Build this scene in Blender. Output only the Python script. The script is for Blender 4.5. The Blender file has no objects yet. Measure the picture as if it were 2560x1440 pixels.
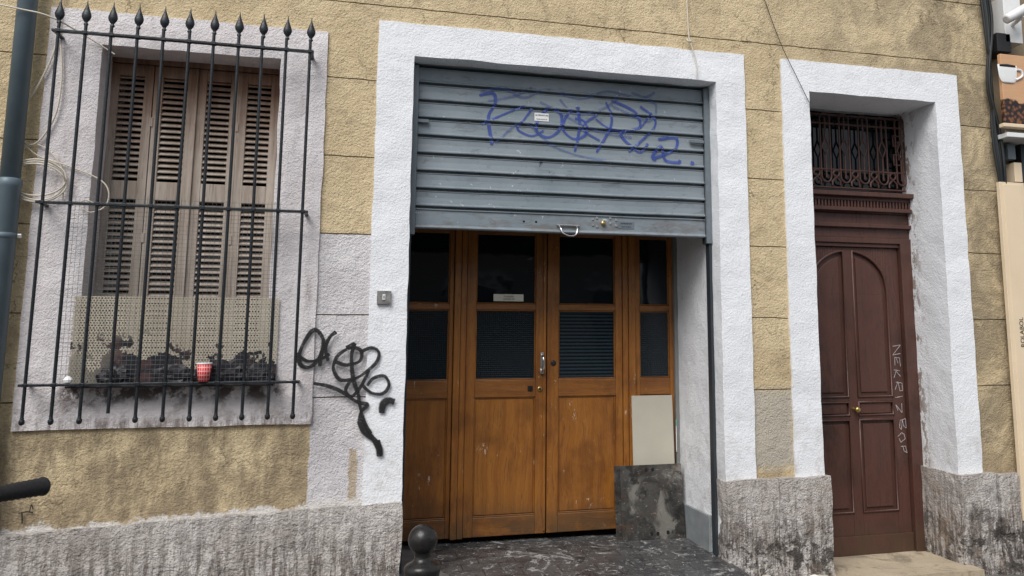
import bpy, bmesh, math, random
from mathutils import Vector, Matrix, noise
random.seed(7)
S=bpy.context.scene
COL=S.collection

# ---------------------------------------------------------------- node helpers
class NT:
    def __init__(s,name):
        s.m=bpy.data.materials.new(name); s.m.use_nodes=True
        s.t=s.m.node_tree; s.n=s.t.nodes; s.l=s.t.links
        s.b=s.n['Principled BSDF']; s.out=s.n['Material Output']
        s.g=s.n.new('ShaderNodeNewGeometry'); s.pos=s.g.outputs['Position']
        s.sep=s.n.new('ShaderNodeSeparateXYZ'); s.l.new(s.pos,s.sep.inputs[0])
        s.X,s.Y,s.Z=s.sep.outputs
    def put(s,v,sock):
        if isinstance(v,bpy.types.NodeSocket): s.l.new(v,sock)
        else:
            if isinstance(v,(tuple,list)) and len(v)==3 and len(sock.default_value)==4: v=(*v,1)
            sock.default_value=v
    def scale(s,vec,sc):
        k=s.n.new('ShaderNodeVectorMath'); k.operation='MULTIPLY'; s.put(vec,k.inputs[0]); k.inputs[1].default_value=sc; return k.outputs[0]
    def addv(s,a,b):
        k=s.n.new('ShaderNodeVectorMath'); k.operation='ADD'; s.put(a,k.inputs[0]); s.put(b,k.inputs[1]); return k.outputs[0]
    def noise(s,sc=5,det=4,ro=.55,vec=None,dist=0,col=False):
        k=s.n.new('ShaderNodeTexNoise'); s.put(vec if vec is not None else s.pos,k.inputs['Vector'])
        k.inputs['Scale'].default_value=sc;k.inputs['Detail'].default_value=min(det,4);k.inputs['Roughness'].default_value=ro;k.inputs['Distortion'].default_value=dist
        return k.outputs['Color' if col else 'Fac']
    def vor(s,sc,vec=None,feat='F1',out='Distance',rnd=1):
        k=s.n.new('ShaderNodeTexVoronoi'); k.feature=feat; s.put(vec if vec is not None else s.pos,k.inputs['Vector']); k.inputs['Scale'].default_value=sc
        k.inputs['Randomness'].default_value=rnd
        return k.outputs[out]
    def m_(s,op,a,b=0.0,c=None,clamp=False):
        k=s.n.new('ShaderNodeMath'); k.operation=op; k.use_clamp=clamp; s.put(a,k.inputs[0]); s.put(b,k.inputs[1])
        if c is not None: s.put(c,k.inputs[2])
        return k.outputs[0]
    def ss(s,v,a,b,o0=0.,o1=1.):
        k=s.n.new('ShaderNodeMapRange'); k.interpolation_type='SMOOTHSTEP'; s.put(v,k.inputs[0]); k.inputs[1].default_value=a;k.inputs[2].default_value=b
        k.inputs[3].default_value=o0;k.inputs[4].default_value=o1; return k.outputs[0]
    def mix(s,f,a,b,mode='MIX'):
        k=s.n.new('ShaderNodeMix'); k.data_type='RGBA'; k.blend_type=mode; s.put(f,k.inputs[0]); s.put(a,k.inputs[6]); s.put(b,k.inputs[7]); return k.outputs[2]
    def box(s,x0,x1,z0,z1,soft=.01,jit=.0,jsc=12):
        nx=s.X; nz=s.Z
        if jit:
            j=s.m_('MULTIPLY',s.m_('SUBTRACT',s.noise(jsc,4,.6),.5),jit*2)
            nx=s.m_('ADD',nx,j); nz=s.m_('ADD',nz,j)
        a=s.m_('MULTIPLY',s.ss(nx,x0-soft,x0+soft),s.ss(nx,x1-soft,x1+soft,1,0))
        b=s.m_('MULTIPLY',s.ss(nz,z0-soft,z0+soft),s.ss(nz,z1-soft,z1+soft,1,0))
        return s.m_('MULTIPLY',a,b)
    def bump(s,h,dist=.005,st=1.,prev=None):
        k=s.n.new('ShaderNodeBump'); s.put(h,k.inputs['Height']); k.inputs['Distance'].default_value=dist; k.inputs['Strength'].default_value=st
        if prev is not None: s.l.new(prev,k.inputs['Normal'])
        return k.outputs[0]
    def fin(s,col,rough=.8,metal=0.,nrm=None,alpha=None,spec=None):
        s.put(col,s.b.inputs['Base Color']); s.put(rough,s.b.inputs['Roughness']); s.put(metal,s.b.inputs['Metallic'])
        if nrm is not None: s.l.new(nrm,s.b.inputs['Normal'])
        if alpha is not None: s.put(alpha,s.b.inputs['Alpha'])
        if spec is not None: s.b.inputs['Specular IOR Level'].default_value=spec
        return s.m

def simple(name,col,rough=.6,metal=0.,var=.25,sc=30,bd=.0008):
    t=NT(name); n=t.noise(sc,4,.6)
    c2=tuple(x*(1-var) for x in col); c3=tuple(min(1,x*(1+var*.5)) for x in col)
    return t.fin(t.mix(n,c2,c3),t.ss(n,.2,.8,max(0,rough-.1),min(1,rough+.1)),metal,t.bump(n,bd))

def stucco_bump(t,big=.010,mid=.006,fine=.003):
    h1=t.noise(18,3,.6); h2=t.noise(85,3,.65); h3=t.noise(190,2,.6)
    h=t.m_('ADD',t.m_('MULTIPLY',h1,big),t.m_('ADD',t.m_('MULTIPLY',h2,mid),t.m_('MULTIPLY',h3,fine)))
    return t.bump(h,1.0),h1,h2

def mk_wall():
    t=NT('ochre_render')
    n,h1,h2=stucco_bump(t,.014,.0105,.004)
    a=t.mix(t.ss(t.noise(2.2,5,.65),.35,.68),(.70,.565,.355),(.60,.475,.29))
    a=t.mix(t.ss(t.noise(6,5,.7,dist=.6),.48,.76,0,.85),a,(.45,.345,.205))
    a=t.mix(t.ss(h2,.56,.70,0,.5),a,(.36,.27,.165))
    a=t.mix(t.ss(h2,.45,.30,0,.45),a,(.80,.69,.48))
    dr=t.m_('MULTIPLY',t.ss(t.X,2.2,3.8),t.ss(t.noise(3.2,5,.74,dist=.8),.35,.60))
    a=t.mix(t.m_('MULTIPLY',dr,.85),a,(.31,.25,.165))
    # soot streaks coming down from higher up
    so_=t.m_('MULTIPLY',t.ss(t.Z,1.5,2.1),t.ss(t.noise(3,5,.75,vec=t.scale(t.pos,(1.6,1,.7)),dist=.6),.45,.66))
    a=t.mix(t.m_('MULTIPLY',so_,.55),a,(.35,.275,.18))
    lo=t.m_('MULTIPLY',t.ss(t.Z,-.40,-.78),t.ss(t.noise(5,5,.7),.34,.58))
    a=t.mix(t.m_('MULTIPLY',lo,.75),a,(.34,.26,.165))
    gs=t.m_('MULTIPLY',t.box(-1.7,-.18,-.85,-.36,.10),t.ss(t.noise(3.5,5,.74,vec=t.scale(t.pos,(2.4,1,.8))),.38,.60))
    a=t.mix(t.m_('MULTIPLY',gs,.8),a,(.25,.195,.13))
    wv=t.addv(t.pos,t.scale(t.noise(6,4,.7,col=True),(.25,.25,.25)))
    cr=t.ss(t.vor(1.9,wv,'DISTANCE_TO_EDGE'),.0,.010,1,0)
    cr=t.m_('MULTIPLY',cr,t.ss(t.noise(1.6,3,.5),.46,.56))
    a=t.mix(t.m_('MULTIPLY',cr,.7),a,(.15,.115,.07))
    p=t.box(-.185,.08,-.77,.578,.004,.012,9)
    p=t.m_('MULTIPLY',p,t.ss(t.noise(5,5,.65),.22,.32))
    pale=t.mix(t.ss(t.noise(3,5,.6),.35,.65),(.74,.71,.71),(.60,.57,.58))
    a=t.mix(p,a,pale)
    p3=t.box(.005,.042,-.75,-.50,.006,.02,14)
    a=t.mix(t.m_('MULTIPLY',p3,.85),a,(.46,.36,.24))
    p2=t.box(2.2,2.47,-.68,-.25,.03,.05,9)
    a=t.mix(t.m_('MULTIPLY',p2,.7),a,(.45,.43,.39))
    zz=t.m_('ADD',t.m_('ADD',t.Z,t.m_('MULTIPLY',t.X,-.04)),t.m_('MULTIPLY',t.m_('SUBTRACT',t.noise(7,5,.75),.5),.18))
    sp=t.m_('MULTIPLY',t.ss(zz,-.735,-.755),t.ss(t.X,.2,.1))
    a=t.mix(sp,a,(.66,.63,.59))
    return t.fin(a,.92,0,n,spec=.2)

def mk_trim(name,c1,c2,grime=(.30,.27,.24),lowz=-.74,k=.5,damp=.5,sb=(.006,.006,.003),crk=.4,sill=False,peel=False):
    t=NT(name)
    n,h1,h2=stucco_bump(t,*sb)
    a=t.mix(t.ss(t.noise(2.5,5,.6),.35,.7),c1,c2)
    a=t.mix(t.ss(h2,.58,.74,0,.22),a,tuple(x*.6 for x in c2))
    st=t.ss(t.noise(4,5,.75,vec=t.scale(t.pos,(3,3,.5))),.56,.76)
    a=t.mix(t.m_('MULTIPLY',st,k),a,grime)
    lo=t.m_('MULTIPLY',t.ss(t.Z,lowz+.5,lowz),t.ss(t.noise(9,5,.72),.45,.68))
    a=t.mix(t.m_('MULTIPLY',lo,damp),a,grime)
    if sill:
        g=t.m_('MULTIPLY',t.box(-1.30,-.33,-.25,-.165,.03,.04,9),t.ss(t.noise(12,5,.7),.40,.54))  # sill shadow below the panel, painted into the colour as dark blotches
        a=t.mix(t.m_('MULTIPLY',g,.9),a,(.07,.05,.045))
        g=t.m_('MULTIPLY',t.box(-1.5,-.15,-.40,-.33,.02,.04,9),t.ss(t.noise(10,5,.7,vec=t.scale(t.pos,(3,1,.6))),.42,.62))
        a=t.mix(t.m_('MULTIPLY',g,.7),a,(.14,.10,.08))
    if peel:
        pl=t.m_('MULTIPLY',t.m_('MULTIPLY',t.ss(t.X,3.45,3.5),t.ss(t.Y,.18,.32)),t.ss(t.noise(13,5,.75,vec=t.scale(t.pos,(1,1,.5))),.52,.56))
        a=t.mix(t.m_('MULTIPLY',pl,.85),a,(.22,.15,.11))
        hr=t.m_('MULTIPLY',t.ss(t.m_('ABSOLUTE',t.m_('SUBTRACT',t.noise(7,4,.6,vec=t.scale(t.pos,(1,1,.35))),.5)),.004,.0015,0,.5),t.ss(t.Y,.1,.2))
        a=t.mix(hr,a,(.4,.37,.33))
    wv=t.addv(t.pos,t.scale(t.noise(6,4,.7,col=True),(.2,.2,.2)))
    cr=t.m_('MULTIPLY',t.ss(t.vor(1.5,wv,'DISTANCE_TO_EDGE'),.0,.005,1,0),t.ss(t.noise(2.1,3,.5),.54,.6))
    a=t.mix(t.m_('MULTIPLY',cr,crk),a,(.3,.27,.24))
    return t.fin(a,.85,0,n,spec=.3)

def mk_plinth():
    t=NT('painted_stone_plinth')
    n,h1,h2=stucco_bump(t,.032,.018,.007)
    a=t.mix(t.ss(t.noise(3,5,.65),.35,.65),(.68,.64,.60),(.54,.49,.45))
    st=t.ss(t.noise(7,5,.8,vec=t.scale(t.pos,(4.5,4.5,.6))),.42,.60)
    a=t.mix(t.m_('MULTIPLY',st,t.ss(t.Z,-.78,-1.10,.35,.95)),a,(.19,.16,.14))
    bl=t.m_('MULTIPLY',t.ss(t.noise(11,5,.8,dist=.5),.46,.58),t.ss(t.m_('ADD',t.Z,t.m_('MULTIPLY',t.noise(2,3),.5)),-.58,-.92))
    bl=t.m_('MULTIPLY',bl,t.ss(t.X,.5,2.0,.4,1))
    a=t.mix(t.m_('MULTIPLY',bl,.9),a,(.065,.055,.048))
    a=t.mix(t.ss(t.noise(45,4,.8),.56,.70,0,.8),a,(.13,.11,.09))
    rst=t.m_('MULTIPLY',t.ss(t.X,2.1,3.0),t.ss(t.noise(4,5,.7),.5,.7))
    a=t.mix(t.m_('MULTIPLY',rst,.55),a,(.38,.27,.19))
    return t.fin(a,.9,0,n,spec=.25)

def mk_wood(name,c1,c2,c3,rough=.4,graze=0.,sx=26,grimez=None,horiz=False,smudge=None):
    t=NT(name)
    sc=(1.2,8,sx) if horiz else (sx,8,1.2)
    v=t.scale(t.pos,sc); v=t.addv(v,t.scale(t.noise(2.2,3,.5,col=True),(2.4,1,2.4)))
    g=t.noise(1.0,4,.68,vec=v); g2=t.noise(5,4,.7,vec=v)
    a=t.mix(t.ss(g,.3,.7),c1,c2); a=t.mix(t.ss(g2,.5,.72,0,.7),a,c3)
    a=t.mix(t.ss(t.noise(3.0,4,.6),.48,.72,0,.6),a,c3)
    if graze:
        s_=t.ss(t.noise(20,4,.8,vec=t.scale(t.pos,(1,1,.45))),.63,.67)
        s_=t.m_('MULTIPLY',s_,t.ss(t.noise(2.7,3),.46,.56))
        a=t.mix(t.m_('MULTIPLY',s_,graze),a,(.60,.52,.42))
    if smudge:
        q=t.m_('MULTIPLY',t.box(*smudge,.12,.1,5),t.ss(t.noise(6,4,.7,vec=t.scale(t.pos,(1.5,1,.6))),.38,.62))
        a=t.mix(t.m_('MULTIPLY',q,.75),a,(.018,.012,.010))
    if grimez is not None:
        gz_=t.m_('MULTIPLY',t.ss(t.Z,grimez+.28,grimez),t.ss(t.noise(8,4,.7),.3,.6))
        a=t.mix(t.m_('MULTIPLY',gz_,.8),a,(.07,.045,.025))
    return t.fin(a,t.ss(g2,.3,.7,rough-.08,rough+.15),0,t.bump(g,.0015,1,t.bump(g2,.001)))

def mk_shutter_wood():
    t=NT('weathered_shutter_wood')
    v=t.scale(t.pos,(30,8,1.5)); g=t.noise(1,4,.7,vec=v); g2=t.noise(6,4,.7,vec=v)
    lo=t.mix(t.ss(g,.3,.7),(.50,.435,.375),(.32,.26,.21))
    hi=t.mix(t.ss(g,.3,.7),(.27,.16,.105),(.16,.09,.06))
    zz=t.m_('ADD',t.Z,t.m_('MULTIPLY',t.noise(5,4,.6),.6))
    a=t.mix(t.ss(zz,1.15,1.8),lo,hi)
    a=t.mix(t.ss(t.noise(2,4,.65),.5,.7,0,.5),a,(.50,.45,.40))
    a=t.mix(t.ss(g2,.55,.75,0,.7),a,(.09,.06,.04))
    return t.fin(a,.8,0,t.bump(g,.002,1,t.bump(g2,.0015)),spec=.2)

def mk_roller():
    t=NT('grey_painted_steel')
    a=t.mix(t.ss(t.noise(2.5,4,.6),.3,.7),(.185,.225,.25),(.235,.27,.295))
    sc=t.ss(t.noise(7,4,.8,vec=t.scale(t.pos,(1,1,3.0)),dist=1.2),.54,.68)
    a=t.mix(t.m_('MULTIPLY',sc,.5),a,(.10,.11,.12))
    rz=t.m_('MULTIPLY',t.ss(t.Z,.80,.66),t.ss(t.noise(6,4,.75,vec=t.scale(t.pos,(1,1,3))),.45,.65))
    a=t.mix(t.m_('MULTIPLY',rz,.55),a,(.13,.10,.08))
    w=t.ss(t.noise(16,4,.8,dist=.5),.665,.69); a=t.mix(t.m_('MULTIPLY',w,.75),a,(.66,.68,.70))
    ver=t.m_('MULTIPLY',t.ss(t.noise(15,4,.75,vec=t.scale(t.pos,(1.4,1,.6))),.60,.63),t.box(.87,1.05,.80,1.18,.04,.03))
    a=t.mix(t.m_('MULTIPLY',ver,.9),a,(.03,.035,.05))
    return t.fin(a,t.ss(t.noise(9,4,.7),.3,.7,.34,.55),0.1,t.bump(t.noise(30,3,.6),.0008))

def mk_perf():
    t=NT('perforated_sheet')
    p=.0135
    def lat(ox):
        fx=t.m_('SUBTRACT',t.m_('FRACT',t.m_('ADD',t.m_('DIVIDE',t.X,p),500+ox)),.5)
        fz=t.m_('MULTIPLY',t.m_('SUBTRACT',t.m_('FRACT',t.m_('ADD',t.m_('DIVIDE',t.Z,p*1.732),500+ox)),.5),1.732)
        return t.m_('SQRT',t.m_('ADD',t.m_('MULTIPLY',fx,fx),t.m_('MULTIPLY',fz,fz)))
    d=t.m_('MINIMUM',lat(0.),lat(.5))
    al=t.ss(d,.25,.30)
    a=t.mix(t.ss(t.noise(3,4),.35,.65),(.58,.52,.41),(.48,.42,.32))
    zz=t.m_('ADD',t.Z,t.m_('MULTIPLY',t.m_('SUBTRACT',t.noise(6.5,4,.72),.5),.55))
    r=t.m_('MULTIPLY',t.ss(zz,-.045,-.055),t.ss(t.X,-1.3,-1.0,.3,1))
    r2=t.m_('MULTIPLY',t.ss(t.noise(9,4,.7,dist=.4),.575,.59),t.ss(t.Z,.12,.02))
    rr=t.m_('MAXIMUM',r,r2)
    a=t.mix(rr,a,t.mix(t.ss(t.noise(16,4),.45,.65),(.012,.011,.014),(.085,.04,.038)))
    return t.fin(a,.7,0,None,t.m_('MAXIMUM',al,rr))

def mk_floor():
    t=NT('dark_tiled_floor')
    a=t.mix(t.ss(t.noise(3,4,.7),.3,.7),(.055,.055,.058),(.10,.098,.096))
    b=t.n.new('ShaderNodeTexBrick'); t.put(t.scale(t.pos,(1,1,0)),b.inputs['Vector'])
    b.inputs['Color1'].default_value=(1,1,1,1);b.inputs['Color2'].default_value=(.75,.75,.75,1);b.inputs['Mortar'].default_value=(.3,.3,.3,1)
    b.inputs['Scale'].default_value=5;b.inputs['Mortar Size'].default_value=.012;b.inputs['Brick Width'].default_value=1.0;b.inputs['Row Height'].default_value=.62
    a=t.mix(1.,a,b.outputs['Color'],'MULTIPLY')
    w=t.noise(3.2,4,.82,dist=2.6); a=t.mix(t.ss(w,.55,.66,0,.75),a,(.46,.45,.43))
    w2=t.noise(15,4,.8,dist=2.2); a=t.mix(t.ss(w2,.60,.66,0,.85),a,(.58,.57,.55))
    w3=t.noise(7,4,.8,dist=.8); a=t.mix(t.ss(w3,.52,.64,0,.85),a,(.015,.015,.017))
    return t.fin(a,t.ss(w,.3,.7,.22,.6),0,t.bump(w2,.002,1,t.bump(b.outputs['Color'],.003)))

def mk_ground(name,c1,c2,joint=None):
    t=NT(name)
    a=t.mix(t.ss(t.noise(2.5,4,.7),.3,.7),c1,c2)
    a=t.mix(t.ss(t.noise(6,4,.75,dist=.6),.5,.66,0,.75),a,tuple(x*.4 for x in c1))
    sp=t.noise(60,4,.8); a=t.mix(t.ss(sp,.5,.7,0,.5),a,tuple(x*.45 for x in c1))
    nb=t.bump(sp,.004)
    if joint:
        b=t.n.new('ShaderNodeTexBrick'); t.put(t.scale(t.pos,(1,1,0)),b.inputs['Vector']); b.inputs['Scale'].default_value=1
        b.inputs['Mortar Size'].default_value=.006;b.inputs['Brick Width'].default_value=joint;b.inputs['Row Height'].default_value=joint*.75
        b.inputs['Color1'].default_value=(1,1,1,1);b.inputs['Color2'].default_value=(.85,.85,.85,1);b.inputs['Mortar'].default_value=(.3,.3,.3,1)
        a=t.mix(1.,a,b.outputs['Color'],'MULTIPLY'); nb=t.bump(b.outputs['Color'],.004,1,nb)
    return t.fin(a,.88,0,nb)

def mk_glass(name,base,grid=None,slats=None):
    t=NT(name); n=t.noise(3,4,.6)
    a=t.mix(n,tuple(x*.5 for x in base),tuple(x*1.6 for x in base))
    nr=t.bump(t.noise(2.5,3,.5),.006)
    rough=.06
    if grid:
        fx=t.m_('ABSOLUTE',t.m_('SUBTRACT',t.m_('FRACT',t.m_('ADD',t.m_('DIVIDE',t.X,grid),500)),.5)); fz=t.m_('ABSOLUTE',t.m_('SUBTRACT',t.m_('FRACT',t.m_('ADD',t.m_('DIVIDE',t.Z,grid),500)),.5))
        l=t.m_('MAXIMUM',t.ss(fx,.36,.46),t.ss(fz,.36,.46))
        a=t.mix(t.m_('MULTIPLY',l,.7),a,tuple(x*3+.008 for x in base)); rough=.2
        nr=t.bump(l,.0008,1,nr)
    if slats:
        fz=t.m_('FRACT',t.m_('ADD',t.m_('DIVIDE',t.Z,slats),50))
        a=t.mix(t.ss(fz,.3,.7,0,.8),a,tuple(x*4+.01 for x in base))
    return t.fin(a,rough,0,nr,spec=.35)

M={}
M['wall']=mk_wall()
M['mortar']=simple('mortar_joint',(.24,.185,.12),.95,0,.3)
M['white']=mk_trim('white_masonry_paint',(.84,.85,.87),(.79,.80,.82),(.44,.42,.39),-.74,.14,.5,(.0045,.0045,.002),.2,False,True)
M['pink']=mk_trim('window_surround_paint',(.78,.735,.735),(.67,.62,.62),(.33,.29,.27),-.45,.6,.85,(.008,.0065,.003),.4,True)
M['plinth']=mk_plinth()
M['wood']=mk_wood('varnished_oak',(.34,.135,.024),(.235,.082,.014),(.095,.032,.008),.34,.7,grimez=-1.12)
M['woodh']=mk_wood('varnished_oak_rail',(.29,.115,.024),(.20,.072,.014),(.085,.030,.008),.34,.7,grimez=-1.12,horiz=True)
M['shut']=mk_shutter_wood()
M['roller']=mk_roller()
M['perf']=mk_perf()
M['floor']=mk_floor()
M['brown']=mk_wood('brown_gloss_paint',(.094,.040,.029),(.078,.033,.024),(.040,.020,.016),.42,.0,sx=14,grimez=-1.29,smudge=(2.78,2.98,-.75,.05))
M['iron']=simple('black_painted_iron',(.016,.020,.024),.42,.3,.4,60,.002)
M['darkrail']=simple('dark_guide_steel',(.045,.055,.065),.5,.4)
M['railgrey']=simple('grey_guide_steel',(.16,.19,.21),.45,.2)
M['black']=simple('dark_void',(.006,.006,.007),.9)
M['glass']=mk_glass('dark_window_glass',(.005,.008,.011))
M['wglass']=mk_glass('wired_window_glass',(.004,.008,.011),grid=.0125)
M['sglass']=mk_glass('blinded_window_glass',(.006,.010,.013),slats=.022)
M['brass']=simple('brass',(.55,.38,.15),.3,.9)
M['steel']=simple('brushed_steel',(.52,.51,.48),.32,.85,.15)
M['chrome']=simple('chrome',(.75,.75,.75),.15,1,.1)
M['whitep']=simple('white_plastic',(.78,.78,.77),.45,0,.06)
M['cable_w']=simple('white_cable_sheath',(.66,.60,.50),.6,0,.2)
M['cable_b']=simple('black_cable_sheath',(.012,.014,.015),.5,0,.3)
M['pipe']=simple('grey_painted_pipe',(.125,.17,.195),.5,.1,.3,9)
M['board']=simple('cream_board',(.47,.44,.36),.8,0,.14,8)
M['slate']=simple('grey_skirting',(.24,.26,.27),.7,0,.5,12)
M['frame_grey']=simple('grey_frame_profile',(.20,.20,.19),.7)
M['paper']=simple('paper_notice',(.72,.69,.58),.8,0,.06)
M['ink']=simple('black_ink',(.02,.02,.02),.7,0,.1)
M['cream']=simple('cream_timber',(.78,.63,.44),.6,0,.12,5)
M['rubber']=simple('black_rubber',(.014,.014,.016),.55,0,.3,80,.002)
M['bollard']=simple('cast_iron_paint',(.030,.028,.027),.33,.35,.4,45,.0015)
M['tire']=simple('tyre_rubber',(.02,.02,.02),.8)
M['bikepaint']=simple('bike_frame_paint',(.03,.05,.09),.35,.2)
M['teal']=simple('teal_label',(.12,.40,.33),.5,0,.1)
M['asphalt']=mk_ground('asphalt',(.09,.09,.09),(.065,.065,.067))
M['pave']=mk_ground('pavement_stone',(.19,.18,.17),(.11,.105,.10),.8)
M['tan']=mk_ground('sandstone_step',(.50,.41,.29),(.38,.31,.22))
def mk_sheet():
    t=NT('grimy_metal_sheet'); a=t.mix(t.ss(t.noise(6,4,.72,dist=1),.35,.65),(.030,.028,.026),(.075,.07,.062))
    a=t.mix(t.ss(t.noise(3.2,4,.7,dist=1.2),.52,.66,0,.65),a,(.27,.255,.225))
    a=t.mix(t.ss(t.noise(9,4,.75,dist=1),.54,.66,0,.6),a,(.10,.052,.028))
    a=t.mix(t.ss(t.noise(26,4,.8,vec=t.scale(t.pos,(1,1,3))),.60,.66,0,.7),a,(.35,.33,.30))
    a=t.mix(t.ss(t.noise(5,4,.75),.54,.60,0,.8),a,(.015,.014,.013))
    return t.fin(a,.45,.2,t.bump(t.noise(12,4,.7),.003))
M['sheet']=mk_sheet()
def mk_cup():
    t=NT('red_check_cup')
    fx=t.m_('FRACT',t.m_('MULTIPLY',t.X,95)); fz=t.m_('FRACT',t.m_('MULTIPLY',t.Z,55))
    l=t.m_('MAXIMUM',t.ss(t.m_('ABSOLUTE',t.m_('SUBTRACT',fx,.5)),.36,.40),t.ss(t.m_('ABSOLUTE',t.m_('SUBTRACT',fz,.5)),.36,.40))
    a=t.mix(l,(.55,.03,.035),(.78,.36,.34))
    return t.fin(a,.5)
M['cup']=mk_cup()

def mk_spray(name,col,dens=1.,rough=.5):
    t=NT(name)
    uv=t.n.new('ShaderNodeUVMap'); sp=t.n.new('ShaderNodeSeparateXYZ'); t.l.new(uv.outputs[0],sp.inputs[0])
    d=t.m_('ABSOLUTE',t.m_('SUBTRACT',sp.outputs[1],.5))
    al=t.ss(d,.30,.5,1,0)
    al=t.m_('MULTIPLY',al,t.ss(t.noise(70,3,.7),.25,.5,.75,1))
    al=t.m_('MULTIPLY',al,dens)
    return t.fin(col,rough,0,None,al)
M['spray_k']=mk_spray('black_spray_paint',(.009,.009,.010),.98)
M['spray_b']=mk_spray('blue_spray_paint',(.035,.07,.31),.78)
M['spray_b2']=mk_spray('faint_blue_spray_paint',(.06,.10,.30),.38)
M['spray_w']=mk_spray('white_marker',(.55,.53,.53),.62)

# ---------------------------------------------------------------- mesh helpers
def link(o,parent=None):
    COL.objects.link(o)
    if parent is not None: o.parent=parent
    return o
def empty(name,loc=(0,0,0)):
    e=bpy.data.objects.new(name,None); COL.objects.link(e); e.empty_display_size=.1; return e
class MB:
    def __init__(s,name,parent=None,bevel=.003,segs=2):
        s.name=name;s.p=parent;s.bv=bevel;s.segs=segs;s.v=[];s.f=[];s.fm=[];s.mats=[]
    def mi(s,m):
        if m not in s.mats: s.mats.append(m)
        return s.mats.index(m)
    def box(s,x0,x1,y0,y1,z0,z1,m,M4=None):
        i=len(s.v)
        vs=[(x0,y0,z0),(x1,y0,z0),(x1,y1,z0),(x0,y1,z0),(x0,y0,z1),(x1,y0,z1),(x1,y1,z1),(x0,y1,z1)]
        if M4 is not None: vs=[tuple(M4@Vector(v)) for v in vs]
        s.v+=vs
        for f in [(0,3,2,1),(4,5,6,7),(0,1,5,4),(1,2,6,5),(2,3,7,6),(3,0,4,7)]:
            s.f.append(tuple(i+k for k in f)); s.fm.append(s.mi(m))
    def prism(s,pts,y0,y1,m):
        i=len(s.v);n=len(pts)
        s.v+=[(x,y0,z) for x,z in pts]+[(x,y1,z) for x,z in pts]
        s.f.append(tuple(range(i,i+n))); s.fm.append(s.mi(m))
        s.f.append(tuple(range(i+2*n-1,i+n-1,-1))); s.fm.append(s.mi(m))
        for k in range(n):
            a=i+k;b=i+(k+1)%n; s.f.append((b,a,a+n,b+n)); s.fm.append(s.mi(m))
    def done(s):
        me=bpy.data.meshes.new(s.name); me.from_pydata(s.v,[],s.f); 
        for m in s.mats: me.materials.append(M[m])
        for p,k in zip(me.polygons,s.fm): p.material_index=k
        me.update(); o=bpy.data.objects.new(s.name,me); link(o,s.p)
        if s.bv:
            b=o.modifiers.new('b','BEVEL'); b.width=s.bv; b.segments=s.segs; b.limit_method='ANGLE'; b.harden_normals=False
        return o
def rbox(name,x0,x1,y0,y1,z0,z1,m,parent=None,seg=.05,amp=.003,fr=9,fr2=None,amp2=0,tilt=0):
    bm=bmesh.new(); bmesh.ops.create_cube(bm,size=1)
    for v in bm.verts:
        v.co=Vector((x0 if v.co.x<0 else x1, y0 if v.co.y<0 else y1, z0 if v.co.z<0 else z1))
    for ax,(a,b) in enumerate(((x0,x1),(y0,y1),(z0,z1))):
        n=max(1,min(140,int((b-a)/seg)))
        for k in range(1,n):
            co=[0,0,0]; co[ax]=a+(b-a)*k/n; no=[0,0,0]; no[ax]=1
            bmesh.ops.bisect_plane(bm,geom=bm.verts[:]+bm.edges[:]+bm.faces[:],plane_co=co,plane_no=no)
    for v in bm.verts:
        d=noise.noise_vector(v.co*fr)*amp
        if amp2: d+=noise.noise_vector(v.co*fr2)*amp2
        v.co+=d
        if tilt: v.co.z+=tilt*(v.co.x-.25)
    me=bpy.data.meshes.new(name); bm.to_mesh(me); bm.free(); me.materials.append(M[m])
    for p in me.polygons: p.use_smooth=False
    o=bpy.data.objects.new(name,me); link(o,parent)
    return o
def tube(name,pts,r,m,parent=None,cyc=False,smooth=True,res=3):
    cu=bpy.data.curves.new(name,'CURVE'); cu.dimensions='3D'; cu.bevel_depth=r; cu.bevel_resolution=res; cu.use_fill_caps=True
    lists=pts if isinstance(pts[0][0],(list,tuple)) else [pts]
    for L in lists:
        if smooth:
            L=catmull(L,6,cyc)
        sp=cu.splines.new('POLY'); sp.points.add(len(L)-1)
        for q,p in zip(sp.points,L): q.co=(*p,1)
        sp.use_cyclic_u=cyc
    cu.materials.append(M[m]); o=bpy.data.objects.new(name,cu); link(o,parent); return o
def catmull(P,n=6,cyc=False):
    P=[Vector(p) for p in P]
    if len(P)<3: return [tuple(p) for p in P]
    out=[]; N=len(P)
    rng=range(N if cyc else N-1)
    for i in rng:
        if cyc: a,b,c,d=P[(i-1)%N],P[i],P[(i+1)%N],P[(i+2)%N]
        else: a,b,c,d=P[max(0,i-1)],P[i],P[i+1],P[min(N-1,i+2)]
        for k in range(n):
            t=k/n
            out.append(.5*((2*b)+(c-a)*t+(2*a-5*b+4*c-d)*t*t+(3*b-a-3*c+d)*t**3))
    if not cyc: out.append(P[-1])
    return [tuple(p) for p in out]
def lathe(name,prof,m,parent=None,loc=(0,0,0),seg=32,flat=1.,smooth=True):
    v=[];f=[]
    for r,z in prof:
        for k in range(seg):
            a=2*math.pi*k/seg; v.append((r*math.cos(a)+loc[0],r*math.sin(a)*flat+loc[1],z+loc[2]))
    for i in range(len(prof)-1):
        for k in range(seg):
            k2=(k+1)%seg; f.append((i*seg+k,i*seg+k2,(i+1)*seg+k2,(i+1)*seg+k))
    f.append(tuple(range(seg-1,-1,-1))); f.append(tuple((len(prof)-1)*seg+k for k in range(seg)))
    me=bpy.data.meshes.new(name); me.from_pydata(v,[],f); me.materials.append(M[m])
    if smooth:
        for p in me.polygons: p.use_smooth=len(p.vertices)==4
    me.update(); o=bpy.data.objects.new(name,me); link(o,parent); return o
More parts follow.
